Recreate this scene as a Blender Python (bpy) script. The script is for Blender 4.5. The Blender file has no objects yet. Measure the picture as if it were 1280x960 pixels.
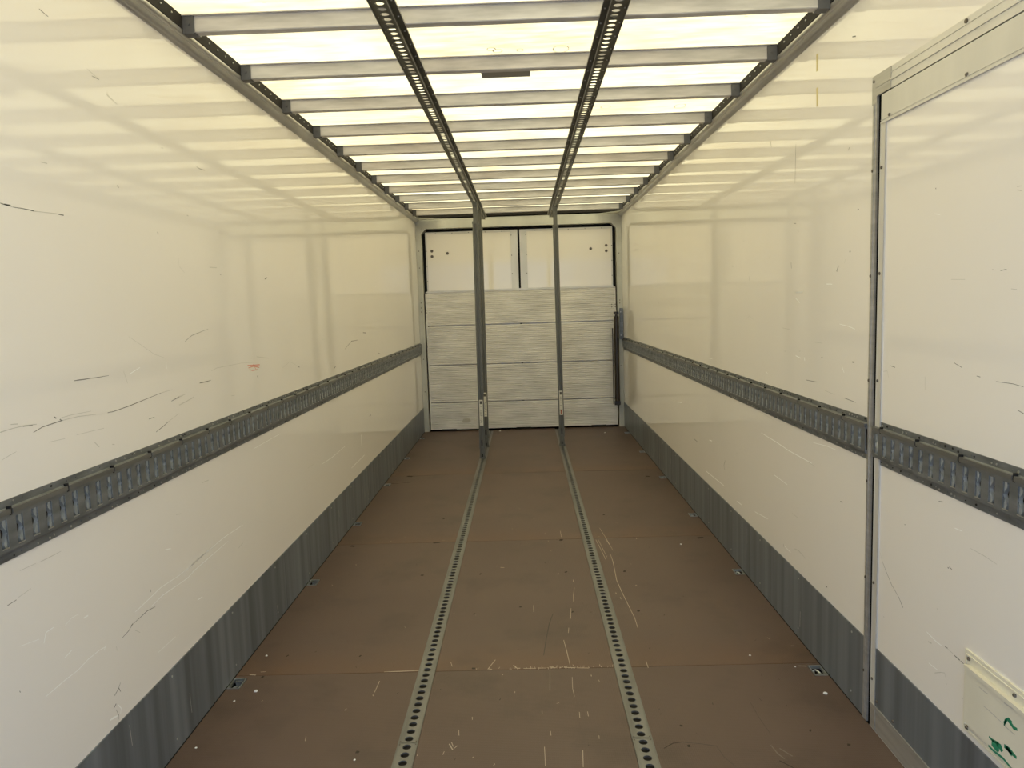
import bpy, math, random
from mathutils import Vector, Matrix
random.seed(7)
SC = bpy.context.scene
COL = SC.collection

# ------------------------------------------------------------ camera
X0, H, YAW, PIT, ROLL, F = 0.0408, 1.5301, -0.018957, -0.104744, -0.032151, 946.0
cy, sy, cp, sp, cr, sr = (math.cos(YAW), math.sin(YAW), math.cos(PIT), math.sin(PIT), math.cos(ROLL), math.sin(ROLL))
fwd = Vector((sy*cp, cy*cp, sp)); rgt = Vector((cy, -sy, 0)); up = rgt.cross(fwd)
r2 = cr*rgt + sr*up; u2 = -sr*rgt + cr*up
cam = bpy.data.cameras.new('camera'); co = bpy.data.objects.new('camera', cam); COL.objects.link(co)
co.matrix_world = Matrix(((r2.x, u2.x, -fwd.x, X0), (r2.y, u2.y, -fwd.y, 0), (r2.z, u2.z, -fwd.z, H), (0, 0, 0, 1)))
cam.sensor_width = 36; cam.lens = F/1280*36; cam.clip_start = 0.02; cam.clip_end = 500
SC.camera = co

# ------------------------------------------------------------ light
world = bpy.data.worlds.new('sky'); SC.world = world; world.use_nodes = True
wt = world.node_tree; wt.nodes.clear()
wo = wt.nodes.new('ShaderNodeOutputWorld'); bg = wt.nodes.new('ShaderNodeBackground')
bg.inputs[0].default_value = (0.62, 0.88, 1.38, 1); bg.inputs[1].default_value = 1.35
wt.links.new(bg.outputs[0], wo.inputs[0])
sun = bpy.data.lights.new('sun', 'SUN'); so = bpy.data.objects.new('sun', sun); COL.objects.link(so)
sun.energy = 9.6; sun.angle = 0.0093; sun.color = (1.0, 0.94, 0.84)
so.rotation_euler = (math.radians(-28), math.radians(16), 0)      # high sun, falling in from beyond the far end
so.location = (0, 6, 12)
SC.view_settings.view_transform = 'Standard'; SC.view_settings.look = 'None'
SC.view_settings.gamma = 1.0; SC.view_settings.use_curve_mapping = False
SC.view_settings.exposure = 0.29
SC.cycles.max_bounces = 14; SC.cycles.diffuse_bounces = 9; SC.cycles.glossy_bounces = 5
SC.cycles.transmission_bounces = 6; SC.cycles.use_denoising = True
SC.cycles.sample_clamp_indirect = 10

# ------------------------------------------------------------ helpers
class MB:
    """collects shapes for ONE mesh object"""
    def __init__(s): s.v = []; s.f = []; s.m = []
    def add(s, vs, fs, mi=0):
        b = len(s.v); s.v += [tuple(v) for v in vs]
        s.f += [tuple(b+i for i in f) for f in fs]; s.m += [mi]*len(fs); return s
    def box(s, x0, x1, y0, y1, z0, z1, mi=0):
        return s.add([(x0,y0,z0),(x1,y0,z0),(x1,y1,z0),(x0,y1,z0),(x0,y0,z1),(x1,y0,z1),(x1,y1,z1),(x0,y1,z1)],
            [(0,3,2,1),(4,5,6,7),(0,1,5,4),(1,2,6,5),(2,3,7,6),(3,0,4,7)], mi)
    def prism(s, poly, axis, a, b, mi=0):
        """closed polygon extruded along axis ('x','y','z') from a to b; poly in the other two axes, in order"""
        n = len(poly)
        def P(p, t): return {'x': (t, p[0], p[1]), 'y': (p[0], t, p[1]), 'z': (p[0], p[1], t)}[axis]
        vs = [P(p, a) for p in poly]+[P(p, b) for p in poly]
        fs = [(i, (i+1) % n, n+(i+1) % n, n+i) for i in range(n)]+[tuple(range(n))[::-1], tuple(range(n, 2*n))]
        return s.add(vs, fs, mi)
    def cyl(s, c, d, r, h, n=12, mi=0, r2=None):
        c = Vector(c); d = Vector(d).normalized(); a = d.orthogonal().normalized(); b = d.cross(a)
        r2 = r if r2 is None else r2
        vs = [c+a*math.cos(2*math.pi*i/n)*r+b*math.sin(2*math.pi*i/n)*r for i in range(n)]
        vs += [c+d*h+a*math.cos(2*math.pi*i/n)*r2+b*math.sin(2*math.pi*i/n)*r2 for i in range(n)]
        fs = [(i, (i+1) % n, n+(i+1) % n, n+i) for i in range(n)]+[tuple(range(n))[::-1], tuple(range(n, 2*n))]
        return s.add(vs, fs, mi)
    def tube(s, pts, r, n=8, mi=0, closed=False):
        pts = [Vector(p) for p in pts]; m = len(pts); vs = []
        for i, p in enumerate(pts):
            if closed: t = pts[(i+1) % m]-pts[i-1]
            else: t = pts[min(i+1, m-1)]-pts[max(i-1, 0)]
            t.normalize(); a = t.cross(Vector((0.13, 0.31, 0.94))).normalized(); b = t.cross(a)
            vs += [p+a*math.cos(2*math.pi*k/n)*r+b*math.sin(2*math.pi*k/n)*r for k in range(n)]
        fs = []
        for i in range(m if closed else m-1):
            j = (i+1) % m
            fs += [(i*n+k, i*n+(k+1) % n, j*n+(k+1) % n, j*n+k) for k in range(n)]
        if not closed: fs += [tuple(range(n))[::-1], tuple(range((m-1)*n, m*n))]
        return s.add(vs, fs, mi)
    def holed(s, x0, x1, y0, y1, pitch, r, zt, zb, off=0, mi=0, n=16):
        """strip along y pierced by a row of round holes"""
        N = int((y1-y0)/pitch); xc = (x0+x1)/2
        for k in range(N):
            a = y0+k*pitch; b = a+pitch; yc = (a+b)/2
            ring = []; outer = []
            for i in range(n):
                t = 2*math.pi*(i+.5)/n; c_, s_ = math.cos(t), math.sin(t)
                ring.append((xc+r*c_, yc+r*s_))
                hx, hy = (x1-x0)/2, (b-a)/2
                q = min(hx/abs(c_) if abs(c_) > 1e-6 else 9, hy/abs(s_) if abs(s_) > 1e-6 else 9)
                outer.append((xc+q*c_, yc+q*s_))
            for z, fl in ((zt, 0), (zb, 1)):
                vs = [(p[0], p[1], z) for p in ring]+[(p[0], p[1], z) for p in outer]
                fs = []
                for i in range(n):
                    j = (i+1) % n; f = (i, n+i, n+j, j); fs.append(f[::-1] if fl else f)
                # corners
                cs = [(x1, b), (x0, b), (x0, a), (x1, a)]
                for ci, cpt in enumerate(cs):
                    # the outer pair that straddles the corner
                    for i in range(n):
                        j = (i+1) % n; p, q2 = outer[i], outer[j]
                        if abs(p[0]-q2[0]) > 1e-7 and abs(p[1]-q2[1]) > 1e-7 and abs((p[0]+q2[0])/2-cpt[0]) < (x1-x0)*.35 and abs((p[1]+q2[1])/2-cpt[1]) < pitch*.35:
                            vs.append((cpt[0], cpt[1], z)); f = (n+i, len(vs)-1, n+j); fs.append(f[::-1] if fl else f)
                s.add(vs, fs, mi)
            vs = [(p[0], p[1], zt) for p in ring]+[(p[0], p[1], zb) for p in ring]
            s.add(vs, [(i, (i+1) % n, n+(i+1) % n, n+i)[::-1] for i in range(n)], mi)
        return s
    def strip(s, pts, w, place, mi):
        """thin mark following pts (2-D); place(p) gives the 3-D point"""
        pts = [Vector(p) for p in pts]; L = []; R = []
        m = len(pts)
        for i, p in enumerate(pts):
            t = (pts[min(i+1, m-1)]-pts[max(i-1, 0)])
            if t.length < 1e-6: t = Vector((1, 0))
            t.normalize(); nn = Vector((-t.y, t.x))
            ww = w*(.35 if (i in (0, m-1) and m > 2) else .5)*random.uniform(.8, 1.15)
            L.append(p+nn*ww); R.append(p-nn*ww)
        vs = [place(p) for p in L]+[place(p) for p in R]
        return s.add(vs, [(i, i+1, m+i+1, m+i) for i in range(m-1)], mi)
    def build(s, name, mats, parent=None, loc=None, smooth=False, bevel=0):
        me = bpy.data.meshes.new(name); me.from_pydata(s.v, [], s.f)
        if not isinstance(mats, (list, tuple)): mats = [mats]
        for m in mats: me.materials.append(m)
        me.polygons.foreach_set('material_index', s.m)
        if smooth:
            me.polygons.foreach_set('use_smooth', [True]*len(s.f))
            try: me.set_sharp_from_angle(angle=math.radians(40))
            except Exception: pass
        me.update()
        o = bpy.data.objects.new(name, me); COL.objects.link(o)
        if loc: o.location = loc
        if parent: o.parent = parent
        if bevel:
            b = o.modifiers.new('bevel', 'BEVEL'); b.width = bevel; b.segments = 2; b.limit_method = 'ANGLE'
        return o

def empty(name, loc=(0, 0, 0)):
    o = bpy.data.objects.new(name, None); COL.objects.link(o); o.location = loc; o.empty_display_size = .05; return o
def tag(o, label, cat, group=None):
    o['label'] = label; o['category'] = cat
    if group: o['group'] = group
    return o
def struct(o, label=None, cat=None):
    o['kind'] = 'structure'
    if label: o['label'] = label
    if cat: o['category'] = cat
    return o
def copy_tree(o, parent=None):
    c = o.copy(); COL.objects.link(c)
    if parent: c.parent = parent
    for ch in list(o.children): copy_tree(ch, c)
    return c

# ------------------------------------------------------------ materials
def mat(name, col, rough=.5, metal=0., vary=.0, vscale=(4, 4, 4), col2=None, bump=0., bscale=(8, 8, 8), rvary=0., spec=.5, detail=4, thresh=None):
    m = bpy.data.materials.new(name); m.use_nodes = True; nt = m.node_tree; b = nt.nodes['Principled BSDF']
    b.inputs['Base Color'].default_value = (*col, 1); b.inputs['Roughness'].default_value = rough
    b.inputs['Metallic'].default_value = metal; b.inputs['Specular IOR Level'].default_value = spec
    tc = nt.nodes.new('ShaderNodeTexCoord')
    def noise(scale, det=4):
        mp = nt.nodes.new('ShaderNodeMapping'); mp.inputs['Scale'].default_value = scale
        nt.links.new(tc.outputs['Object'], mp.inputs[0])
        n = nt.nodes.new('ShaderNodeTexNoise'); n.inputs['Scale'].default_value = 1; n.inputs['Detail'].default_value = det
        nt.links.new(mp.outputs[0], n.inputs['Vector']); return n
    if vary or col2:
        n = noise(vscale, detail); r = nt.nodes.new('ShaderNodeValToRGB')
        c2 = col2 or tuple(c*(1-vary) for c in col)
        lo, hi = thresh or (.3, .7)
        r.color_ramp.elements[0].position = lo; r.color_ramp.elements[1].position = hi
        r.color_ramp.elements[0].color = (*c2, 1); r.color_ramp.elements[1].color = (*col, 1)
        nt.links.new(n.outputs['Fac'], r.inputs[0]); nt.links.new(r.outputs[0], b.inputs['Base Color'])
        m['ramp'] = r.name
    if rvary:
        n = noise(tuple(v*1.7 for v in vscale), 3); mr = nt.nodes.new('ShaderNodeMapRange')
        mr.inputs['To Min'].default_value = rough-rvary; mr.inputs['To Max'].default_value = rough+rvary
        nt.links.new(n.outputs['Fac'], mr.inputs[0]); nt.links.new(mr.outputs[0], b.inputs['Roughness'])
    if bump:
        n = noise(bscale, 2); bp = nt.nodes.new('ShaderNodeBump'); bp.inputs['Strength'].default_value = 1; bp.inputs['Distance'].default_value = bump
        nt.links.new(n.outputs['Fac'], bp.inputs['Height']); nt.links.new(bp.outputs[0], b.inputs['Normal'])
    return m

WALL = (0.91, 0.87, 0.815)
M_wall = mat('gelcoat_cream', WALL, .06, 0, .03, (1.2, 1.2, 1.2), bump=.00005, bscale=(3, 8, 12), rvary=.015, spec=.5)
M_dark = mat('scuff_dark', (.20, .19, .165), .6)
M_mid = mat('scuff_grey', (.56, .54, .48), .4)
M_light = mat('scratch_light', (.95, .95, .92), .6)
M_red = mat('crayon_red', (.75, .25, .16), .6)
M_tape = mat('old_tape_yellow', (.66, .56, .28), .4)
M_green = mat('paint_rub_green', (.02, .26, .14), .5)
M_orange = mat('wood_scratch', (.48, .40, .32), .7)
M_black = mat('black_dirt', (.034, .026, .020), .8)
M_smudge = mat('rub_mark_brown', (.062, .048, .038), .6)
M_haze = mat('floor_rub_grey', (.20, .165, .14), .6)
M_void = mat('dark_gap', (.008, .008, .008), .9)
M_galv = mat('galvanised_steel', (.225, .238, .245), .42, .4, .45, (9, 9, 30), rvary=.08)
M_kick = mat('kick_plate_grey', (.205, .226, .25), .42, .15, .5, (3, 17, .6), rvary=.08)
M_rivet = mat('rivet_zinc', (.55, .55, .52), .35, .8)
M_insert = mat('bright_spring_steel', (.60, .63, .62), .28, .55, .3, (30, 60, 30))
M_rail = mat('roof_rail_aluminium', (.62, .61, .58), .36, .6, .3, (8, 3, 8), rvary=.1)
M_face = mat('dark_fixing_strip', (.016, .013, .011), .85, .0, .4, (10, 5, 10))
M_endshade = mat('end_shade_grey', (.085, .085, .092), .6)  # dark tone that paints the shade at the roof bow ends
M_bow = mat('roof_bow_grey', (.60, .575, .565), .45, .1, .35, (5, 30, 30), rvary=.08)
M_track = mat('ceiling_track_steel', (.115, .115, .095), .45, .5, .4, (20, 6, 20))
M_ftrack = mat('floor_track_steel', (.235, .235, .225), .42, .55, .35, (25, 3, 25), rvary=.08)
M_post = mat('post_steel', (.16, .158, .13), .45, .3, .35, (30, 30, 3))
M_alu = mat('door_profile_aluminium', (.74, .72, .665), .36, .2, .15, (6, 6, 2), rvary=.06)
M_alub = mat('brushed_aluminium', (.50, .485, .45), .34, .5, .25, (12, 3, 60))
M_frame = mat('painted_portal', (.62, .62, .55), .4, .1, .2, (4, 4, 4))
M_plate = mat('cream_plastic', (.84, .80, .66), .35, 0, .08, (6, 6, 6))
M_lift = mat('tail_lift_aluminium', (.87, .85, .82), .5, .0, .26, (3, 3, 9), rvary=.05)
M_strut = mat('brown_black_strut', (.035, .027, .022), .35, .2)
M_label = mat('sticker_white', (.72, .70, .60), .5)
M_print = mat('sticker_print', (.10, .09, .07), .5)
M_printr = mat('sticker_red', (.42, .13, .08), .5)
M_lamp = mat('lamp_diffuser_grey', (.20, .19, .17), .4)
M_screw = mat('screw_dark', (.13, .11, .09), .4, .6)
M_white = mat('crumb_white', (.85, .84, .80), .7)
M_ring = mat('lashing_ring_zinc', (.55, .57, .56), .3, .85)
M_ground = mat('yard_concrete', (.42, .42, .41), .9, 0, .2, (1, 1, 1))
M_ext = mat('outer_skin', (.75, .75, .74), .4)

# translucent glass-fibre roof
def make_roof_mat():
    m = bpy.data.materials.new('translucent_roof'); m.use_nodes = True; nt = m.node_tree; nt.nodes.clear()
    out = nt.nodes.new('ShaderNodeOutputMaterial'); mix = nt.nodes.new('ShaderNodeMixShader')
    tr = nt.nodes.new('ShaderNodeBsdfTranslucent'); df = nt.nodes.new('ShaderNodeBsdfDiffuse')
    tc = nt.nodes.new('ShaderNodeTexCoord')
    def nz(sc, det):
        mp = nt.nodes.new('ShaderNodeMapping'); mp.inputs['Scale'].default_value = sc
        n = nt.nodes.new('ShaderNodeTexNoise'); n.inputs['Scale'].default_value = 1; n.inputs['Detail'].default_value = det
        nt.links.new(tc.outputs['Object'], mp.inputs[0]); nt.links.new(mp.outputs[0], n.inputs['Vector']); return n
    a = nz((6, 28, 1), 6); b = nz((1.2, 1.6, 1), 3)
    ad = nt.nodes.new('ShaderNodeMath'); ad.operation = 'ADD'
    nt.links.new(a.outputs['Fac'], ad.inputs[0]); nt.links.new(b.outputs['Fac'], ad.inputs[1])
    hf = nt.nodes.new('ShaderNodeMath'); hf.operation = 'MULTIPLY'; hf.inputs[1].default_value = .5
    nt.links.new(ad.outputs[0], hf.inputs[0])
    r = nt.nodes.new('ShaderNodeValToRGB'); r.color_ramp.elements[0].position = .34; r.color_ramp.elements[1].position = .58
    r.color_ramp.elements[0].color = (.56, .43, .20, 1); r.color_ramp.elements[1].color = (.83, .73, .41, 1)
    nt.links.new(hf.outputs[0], r.inputs[0]); nt.links.new(r.outputs[0], tr.inputs[0])
    df.inputs[0].default_value = (.75, .72, .60, 1)
    mix.inputs[0].default_value = .52
    nt.links.new(tr.outputs[0], mix.inputs[1]); nt.links.new(df.outputs[0], mix.inputs[2]); nt.links.new(mix.outputs[0], out.inputs[0])
    return m
M_roof = make_roof_mat()

# phenolic plywood floor with rust-brown bands at the joints and a fine anti-slip mesh print
SEAMS = (3.045, 4.80, 6.79)
def make_floor_mat():
    m = mat('phenolic_floor', (.126, .085, .066), .42, 0, 0, (1.5, 1.2, 1), col2=(.102, .067, .053), spec=.35, detail=8)
    nt = m.node_tree; b = nt.nodes['Principled BSDF']; ramp = nt.nodes[m['ramp']]
    tc = nt.nodes.new('ShaderNodeTexCoord'); sx = nt.nodes.new('ShaderNodeSeparateXYZ'); nt.links.new(tc.outputs['Object'], sx.inputs[0])
    col = ramp.outputs[0]
    n = nt.nodes.new('ShaderNodeTexNoise'); n.inputs['Scale'].default_value = 5; n.inputs['Detail'].default_value = 6
    nt.links.new(tc.outputs['Object'], n.inputs['Vector'])
    for s in SEAMS:      # rusty stain running out from each joint
        a = nt.nodes.new('ShaderNodeMapRange'); a.inputs['From Min'].default_value = s; a.inputs['From Max'].default_value = s+.30
        a.inputs['To Min'].default_value = 1; a.inputs['To Max'].default_value = 0; a.clamp = True
        nt.links.new(sx.outputs['Y'], a.inputs[0])
        g = nt.nodes.new('ShaderNodeMath'); g.operation = 'GREATER_THAN'; g.inputs[1].default_value = s; nt.links.new(sx.outputs['Y'], g.inputs[0])
        k = nt.nodes.new('ShaderNodeMath'); k.operation = 'MULTIPLY'; nt.links.new(a.outputs[0], k.inputs[0]); nt.links.new(g.outputs[0], k.inputs[1])
        k2 = nt.nodes.new('ShaderNodeMath'); k2.operation = 'MULTIPLY'; nt.links.new(k.outputs[0], k2.inputs[0]); nt.links.new(n.outputs['Fac'], k2.inputs[1])
        mx = nt.nodes.new('ShaderNodeMix'); mx.data_type = 'RGBA'
        nt.links.new(k2.outputs[0], mx.inputs['Factor']); nt.links.new(col, mx.inputs['A']); mx.inputs['B'].default_value = (.15, .082, .045, 1)
        col = mx.outputs['Result']
    # dark smudges
    n2 = nt.nodes.new('ShaderNodeTexNoise'); n2.inputs['Scale'].default_value = 2.3; n2.inputs['Detail'].default_value = 9; n2.inputs['Roughness'].default_value = .65
    nt.links.new(tc.outputs['Object'], n2.inputs['Vector'])
    r2_ = nt.nodes.new('ShaderNodeMapRange'); r2_.inputs['From Min'].default_value = .52; r2_.inputs['From Max'].default_value = .74; r2_.inputs['To Max'].default_value = .62
    nt.links.new(n2.outputs['Fac'], r2_.inputs[0])
    mx = nt.nodes.new('ShaderNodeMix'); mx.data_type = 'RGBA'; nt.links.new(r2_.outputs[0], mx.inputs['Factor']); nt.links.new(col, mx.inputs['A']); mx.inputs['B'].default_value = (.052, .038, .029, 1)
    col = mx.outputs['Result']
    nt.links.new(col, b.inputs['Base Color'])
    # wire-mesh print
    vo = nt.nodes.new('ShaderNodeTexVoronoi'); vo.feature = 'DISTANCE_TO_EDGE'; vo.inputs['Scale'].default_value = 140; vo.inputs['Randomness'].default_value = .15
    nt.links.new(tc.outputs['Object'], vo.inputs['Vector'])
    bp = nt.nodes.new('ShaderNodeBump'); bp.inputs['Strength'].default_value = .5; bp.inputs['Distance'].default_value = .0016
    nt.links.new(vo.outputs['Distance'], bp.inputs['Height']); nt.links.new(bp.outputs[0], b.inputs['Normal'])
    return m
M_floor = make_floor_mat()
M_sub = mat('subfloor_dark', (.03, .026, .022), .9)

W = 1.23            # half width of the load space
Y0, Y1 = -0.35, 9.2  # open end behind the camera, rear portal

# worn marks: surface, tone, width (m), points on that surface (m)
MARKS = [
('L', 'd', 0.0029, [(1.864, 1.816), (1.887, 1.814), (1.908, 1.814)]),
('L', 'd', 0.0049, [(1.879, 1.815), (1.902, 1.815)]),
('L', 'd', 0.0025, [(1.911, 1.812), (1.939, 1.813), (1.99, 1.813)]),
('L', 'd', 0.0033, [(1.974, 1.813), (1.991, 1.812)]),
('L', 'm', 0.0021, [(1.991, 1.812), (2.098, 1.817)]),
('L', 'd', 0.0034, [(2.097, 1.816), (2.121, 1.816)]),
('L', 'd', 0.0038, [(2.419, 1.943), (2.428, 1.937)]),
('L', 'd', 0.0025, [(3.029, 2.109), (3.054, 2.105), (3.105, 2.107)]),
('L', 'd', 0.0044, [(2.663, 1.821), (2.667, 1.814)]),
('L', 'm', 0.0026, [(2.04, 1.946), (2.068, 1.947)]),
('L', 'd', 0.0027, [(2.911, 1.907), (2.921, 1.905)]),
('L', 'm', 0.002, [(2.811, 1.74), (2.811, 1.71), (2.852, 1.688)]),
('L', 'm', 0.0033, [(2.74, 2.123), (2.756, 2.124)]),
('L', 'd', 0.0028, [(2.096, 2.355), (2.134, 2.349)]),
('L', 'm', 0.0024, [(2.305, 2.263), (2.366, 2.25)]),
('L', 'd', 0.0024, [(2.328, 2.249), (2.366, 2.25)]),
('L', 'm', 0.0024, [(2.403, 2.216), (2.461, 2.201)]),
('L', 'd', 0.0032, [(2.098, 1.356), (2.117, 1.356), (2.149, 1.355), (2.174, 1.355)]),
('L', 'd', 0.0022, [(2.174, 1.355), (2.216, 1.354), (2.276, 1.354)]),
('L', 'm', 0.002, [(2.363, 1.359), (2.372, 1.34), (2.381, 1.319)]),
('L', 'd', 0.0026, [(2.252, 1.243), (2.287, 1.242), (2.384, 1.247), (2.491, 1.255), (2.595, 1.263)]),
('L', 'm', 0.0022, [(2.595, 1.263), (2.681, 1.265)]),
('L', 'd', 0.0028, [(1.903, 1.242), (1.941, 1.25), (1.996, 1.253), (2.029, 1.254)]),
('L', 'm', 0.0021, [(2.029, 1.254), (2.101, 1.254), (2.19, 1.247)]),
('L', 'm', 0.0018, [(2.023, 1.262), (2.072, 1.263), (2.167, 1.26)]),
('L', 'd', 0.004, [(1.992, 1.269), (2.002, 1.264)]),
('L', 'd', 0.0036, [(2.017, 1.259), (2.024, 1.254)]),
('L', 'm', 0.0026, [(1.782, 1.263), (1.826, 1.265)]),
('L', 'm', 0.0026, [(1.826, 1.265), (1.872, 1.265), (1.919, 1.261)]),
('L', 'd', 0.0019, [(1.865, 1.264), (1.903, 1.261)]),
('L', 'm', 0.0024, [(1.821, 1.276), (1.848, 1.273)]),
('L', 'm', 0.0019, [(1.778, 1.196), (1.807, 1.202), (1.832, 1.206)]),
('L', 'm', 0.0019, [(2.086, 1.204), (2.158, 1.202), (2.226, 1.2)]),
('L', 'm', 0.0015, [(1.961, 1.206), (2.032, 1.203)]),
('L', 'd', 0.0026, [(2.667, 1.225), (2.727, 1.233)]),
('L', 'm', 0.0023, [(2.722, 1.204), (2.79, 1.21), (2.854, 1.219)]),
('L', 'd', 0.0028, [(2.538, 1.135), (2.587, 1.145), (2.631, 1.156)]),
('L', 'm', 0.0022, [(2.631, 1.156), (2.716, 1.173)]),
('L', 'd', 0.0024, [(2.496, 1.186), (2.535, 1.187)]),
('L', 'd', 0.0024, [(2.812, 1.432), (2.873, 1.451), (2.933, 1.459), (3.027, 1.471)]),
('L', 'm', 0.0021, [(2.933, 1.459), (3.027, 1.471)]),
('L', 'd', 0.0028, [(2.911, 1.265), (2.99, 1.264)]),
('L', 'm', 0.0032, [(2.169, 1.168), (2.192, 1.149)]),
('L', 'm', 0.0028, [(2.262, 1.144), (2.275, 1.141)]),
('L', 'm', 0.0015, [(2.411, 1.467), (2.488, 1.435), (2.571, 1.399), (2.639, 1.383)]),
('L', 'w', 0.0029, [(2.401, 1.348), (2.466, 1.363)]),
('L', 'w', 0.0022, [(2.649, 1.371), (2.651, 1.342)]),
('L', 'm', 0.002, [(1.878, 0.907), (1.929, 0.906), (1.968, 0.906)]),
('L', 'm', 0.0015, [(1.8, 0.912), (1.862, 0.909)]),
('L', 'd', 0.0022, [(1.745, 0.845), (1.778, 0.846)]),
('L', 'm', 0.0017, [(1.784, 0.849), (1.834, 0.853)]),
('L', 'w', 0.0032, [(1.848, 0.557), (1.896, 0.558), (1.932, 0.559), (1.992, 0.557), (2.04, 0.564), (2.098, 0.564), (2.132, 0.559)]),
('L', 'w', 0.0028, [(2.122, 0.552), (2.134, 0.563)]),
('L', 'w', 0.0036, [(2.309, 0.592), (2.381, 0.597), (2.484, 0.606), (2.617, 0.598), (2.753, 0.6), (2.873, 0.607)]),
('L', 'w', 0.0033, [(2.409, 0.568), (2.49, 0.575), (2.612, 0.568), (2.678, 0.565), (2.748, 0.572), (2.867, 0.574)]),
('L', 'd', 0.0032, [(2.223, 0.545), (2.261, 0.55), (2.287, 0.56)]),
('L', 'd', 0.0027, [(2.287, 0.56), (2.333, 0.562), (2.381, 0.565), (2.435, 0.557)]),
('L', 'd', 0.0044, [(2.277, 0.558), (2.288, 0.562)]),
('L', 'w', 0.0036, [(1.862, 0.695), (1.874, 0.719)]),
('L', 'w', 0.0023, [(1.874, 0.719), (1.907, 0.719)]),
('L', 'w', 0.0021, [(1.955, 0.703), (1.985, 0.711), (2.019, 0.708)]),
('L', 'w', 0.0032, [(1.94, 0.618), (1.972, 0.624)]),
('L', 'w', 0.0041, [(2.04, 0.687), (2.06, 0.686)]),
('L', 'w', 0.0015, [(1.772, 0.729), (1.845, 0.714)]),
('L', 'd', 0.0023, [(2.191, 0.416), (2.18, 0.406), (2.155, 0.393)]),
('L', 'd', 0.0021, [(2.18, 0.406), (2.188, 0.389)]),
('L', 'd', 0.0025, [(1.756, 0.622), (1.758, 0.617)]),
('L', 'd', 0.003, [(2.413, 0.626), (2.415, 0.616)]),
('L', 'm', 0.0023, [(2.187, 0.534), (2.189, 0.52)]),
('L', 'm', 0.0021, [(2.298, 0.536), (2.328, 0.515)]),
('L', 'w', 0.0041, [(2.749, 0.454), (2.792, 0.449)]),
('L', 'w', 0.0032, [(2.533, 0.722), (2.574, 0.713)]),
('L', 'w', 0.0016, [(2.426, 0.399), (2.557, 0.397)]),
('L', 'd', 0.0044, [(2.144, 0.36), (2.159, 0.366)]),
('L', 'd', 0.0024, [(2.156, 0.349), (2.167, 0.325), (2.166, 0.311)]),
('L', 'w', 0.0064, [(2.119, 0.336), (2.136, 0.333), (2.16, 0.327)]),
('L', 'w', 0.0041, [(2.168, 0.358), (2.183, 0.338), (2.177, 0.325)]),
('L', 'd', 0.0023, [(2.153, 0.395), (2.179, 0.404), (2.187, 0.391)]),
('L', 'd', 0.0027, [(2.911, 1.264), (2.971, 1.264), (3.018, 1.265)]),
('L', 'r', 0.004, [(3.429, 1.291), (3.588, 1.282)]),
('L', 'r', 0.004, [(3.437, 1.279), (3.512, 1.282), (3.579, 1.269)]),
('L', 'r', 0.0035, [(3.446, 1.271), (3.487, 1.263), (3.562, 1.261)]),
('L', 'r', 0.0032, [(3.503, 1.292), (3.54, 1.259)]),
('L', 'd', 0.0072, [(3.546, 1.233), (3.554, 1.221)]),
('L', 'd', 0.0059, [(3.737, 1.693), (3.774, 1.701)]),
('L', 'd', 0.0047, [(4.185, 1.223), (4.221, 1.218)]),
('L', 'm', 0.0036, [(3.922, 1.238), (4.051, 1.262), (4.177, 1.23)]),
('L', 'd', 0.0088, [(4.971, 1.144), (5.026, 1.156)]),
('L', 'd', 0.0054, [(5.308, 1.254), (5.531, 1.3), (5.749, 1.298)]),
('L', 'd', 0.0078, [(5.937, 1.347), (6.046, 1.341)]),
('L', 'm', 0.0033, [(3.552, 1.323), (3.72, 1.304)]),
('L', 'm', 0.0043, [(4.732, 1.349), (4.87, 1.346)]),
('L', 'd', 0.0071, [(6.519, 1.149), (6.59, 1.138)]),
('L', 'm', 0.0023, [(3.025, 1.301), (3.083, 1.309), (3.353, 1.308), (3.58, 1.296)]),
('L', 'm', 0.002, [(2.704, 1.23), (2.785, 1.237)]),
('L', 'm', 0.002, [(2.725, 1.202), (2.851, 1.216)]),
('L', 'm', 0.0036, [(3.084, 1.719), (3.157, 1.721)]),
('L', 'd', 0.0036, [(3.187, 1.696), (3.196, 1.693)]),
('L', 'm', 0.0026, [(3.216, 1.178), (3.252, 1.175)]),
('L', 'm', 0.0063, [(5.857, 1.74), (5.844, 1.735)]),
('L', 'm', 0.007, [(6.561, 1.726), (6.523, 1.718)]),
('L', 'd', 0.008, [(6.016, 0.67), (6.082, 0.673)]),
('L', 'w', 0.0035, [(2.667, 0.594), (2.758, 0.602), (2.892, 0.605), (3.024, 0.609), (3.24, 0.6)]),
('L', 'w', 0.0032, [(2.724, 0.573), (2.841, 0.576), (2.935, 0.577), (3.07, 0.581)]),
('L', 'w', 0.0037, [(4.565, 0.591), (4.802, 0.583), (5.162, 0.589)]),
('L', 'w', 0.01, [(5.687, 0.578), (5.679, 0.498)]),
('L', 'm', 0.0044, [(4.257, 0.631), (4.375, 0.63)]),
('L', 'm', 0.0031, [(3.176, 0.516), (3.229, 0.522)]),
('L', 'm', 0.0032, [(2.634, 0.819), (2.671, 0.811)]),
('L', 'm', 0.0031, [(2.865, 0.88), (2.925, 0.876)]),
('L', 'w', 0.0022, [(3.44, 0.904), (3.817, 0.908)]),
('L', 'w', 0.0038, [(5.316, 0.401), (5.762, 0.405)]),
('R', 'd', 0.0034, [(3.36, 2.176), (3.363, 2.136), (3.368, 2.013)]),
('R', 'd', 0.0042, [(3.41, 1.676), (3.405, 1.649)]),
('R', 'd', 0.003, [(2.899, 1.636), (2.913, 1.614)]),
('R', 'd', 0.0032, [(2.799, 1.685), (2.795, 1.679)]),
('R', 'm', 0.0026, [(2.841, 1.656), (2.848, 1.641)]),
('R', 'd', 0.0048, [(4.361, 1.709), (4.347, 1.702)]),
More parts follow.
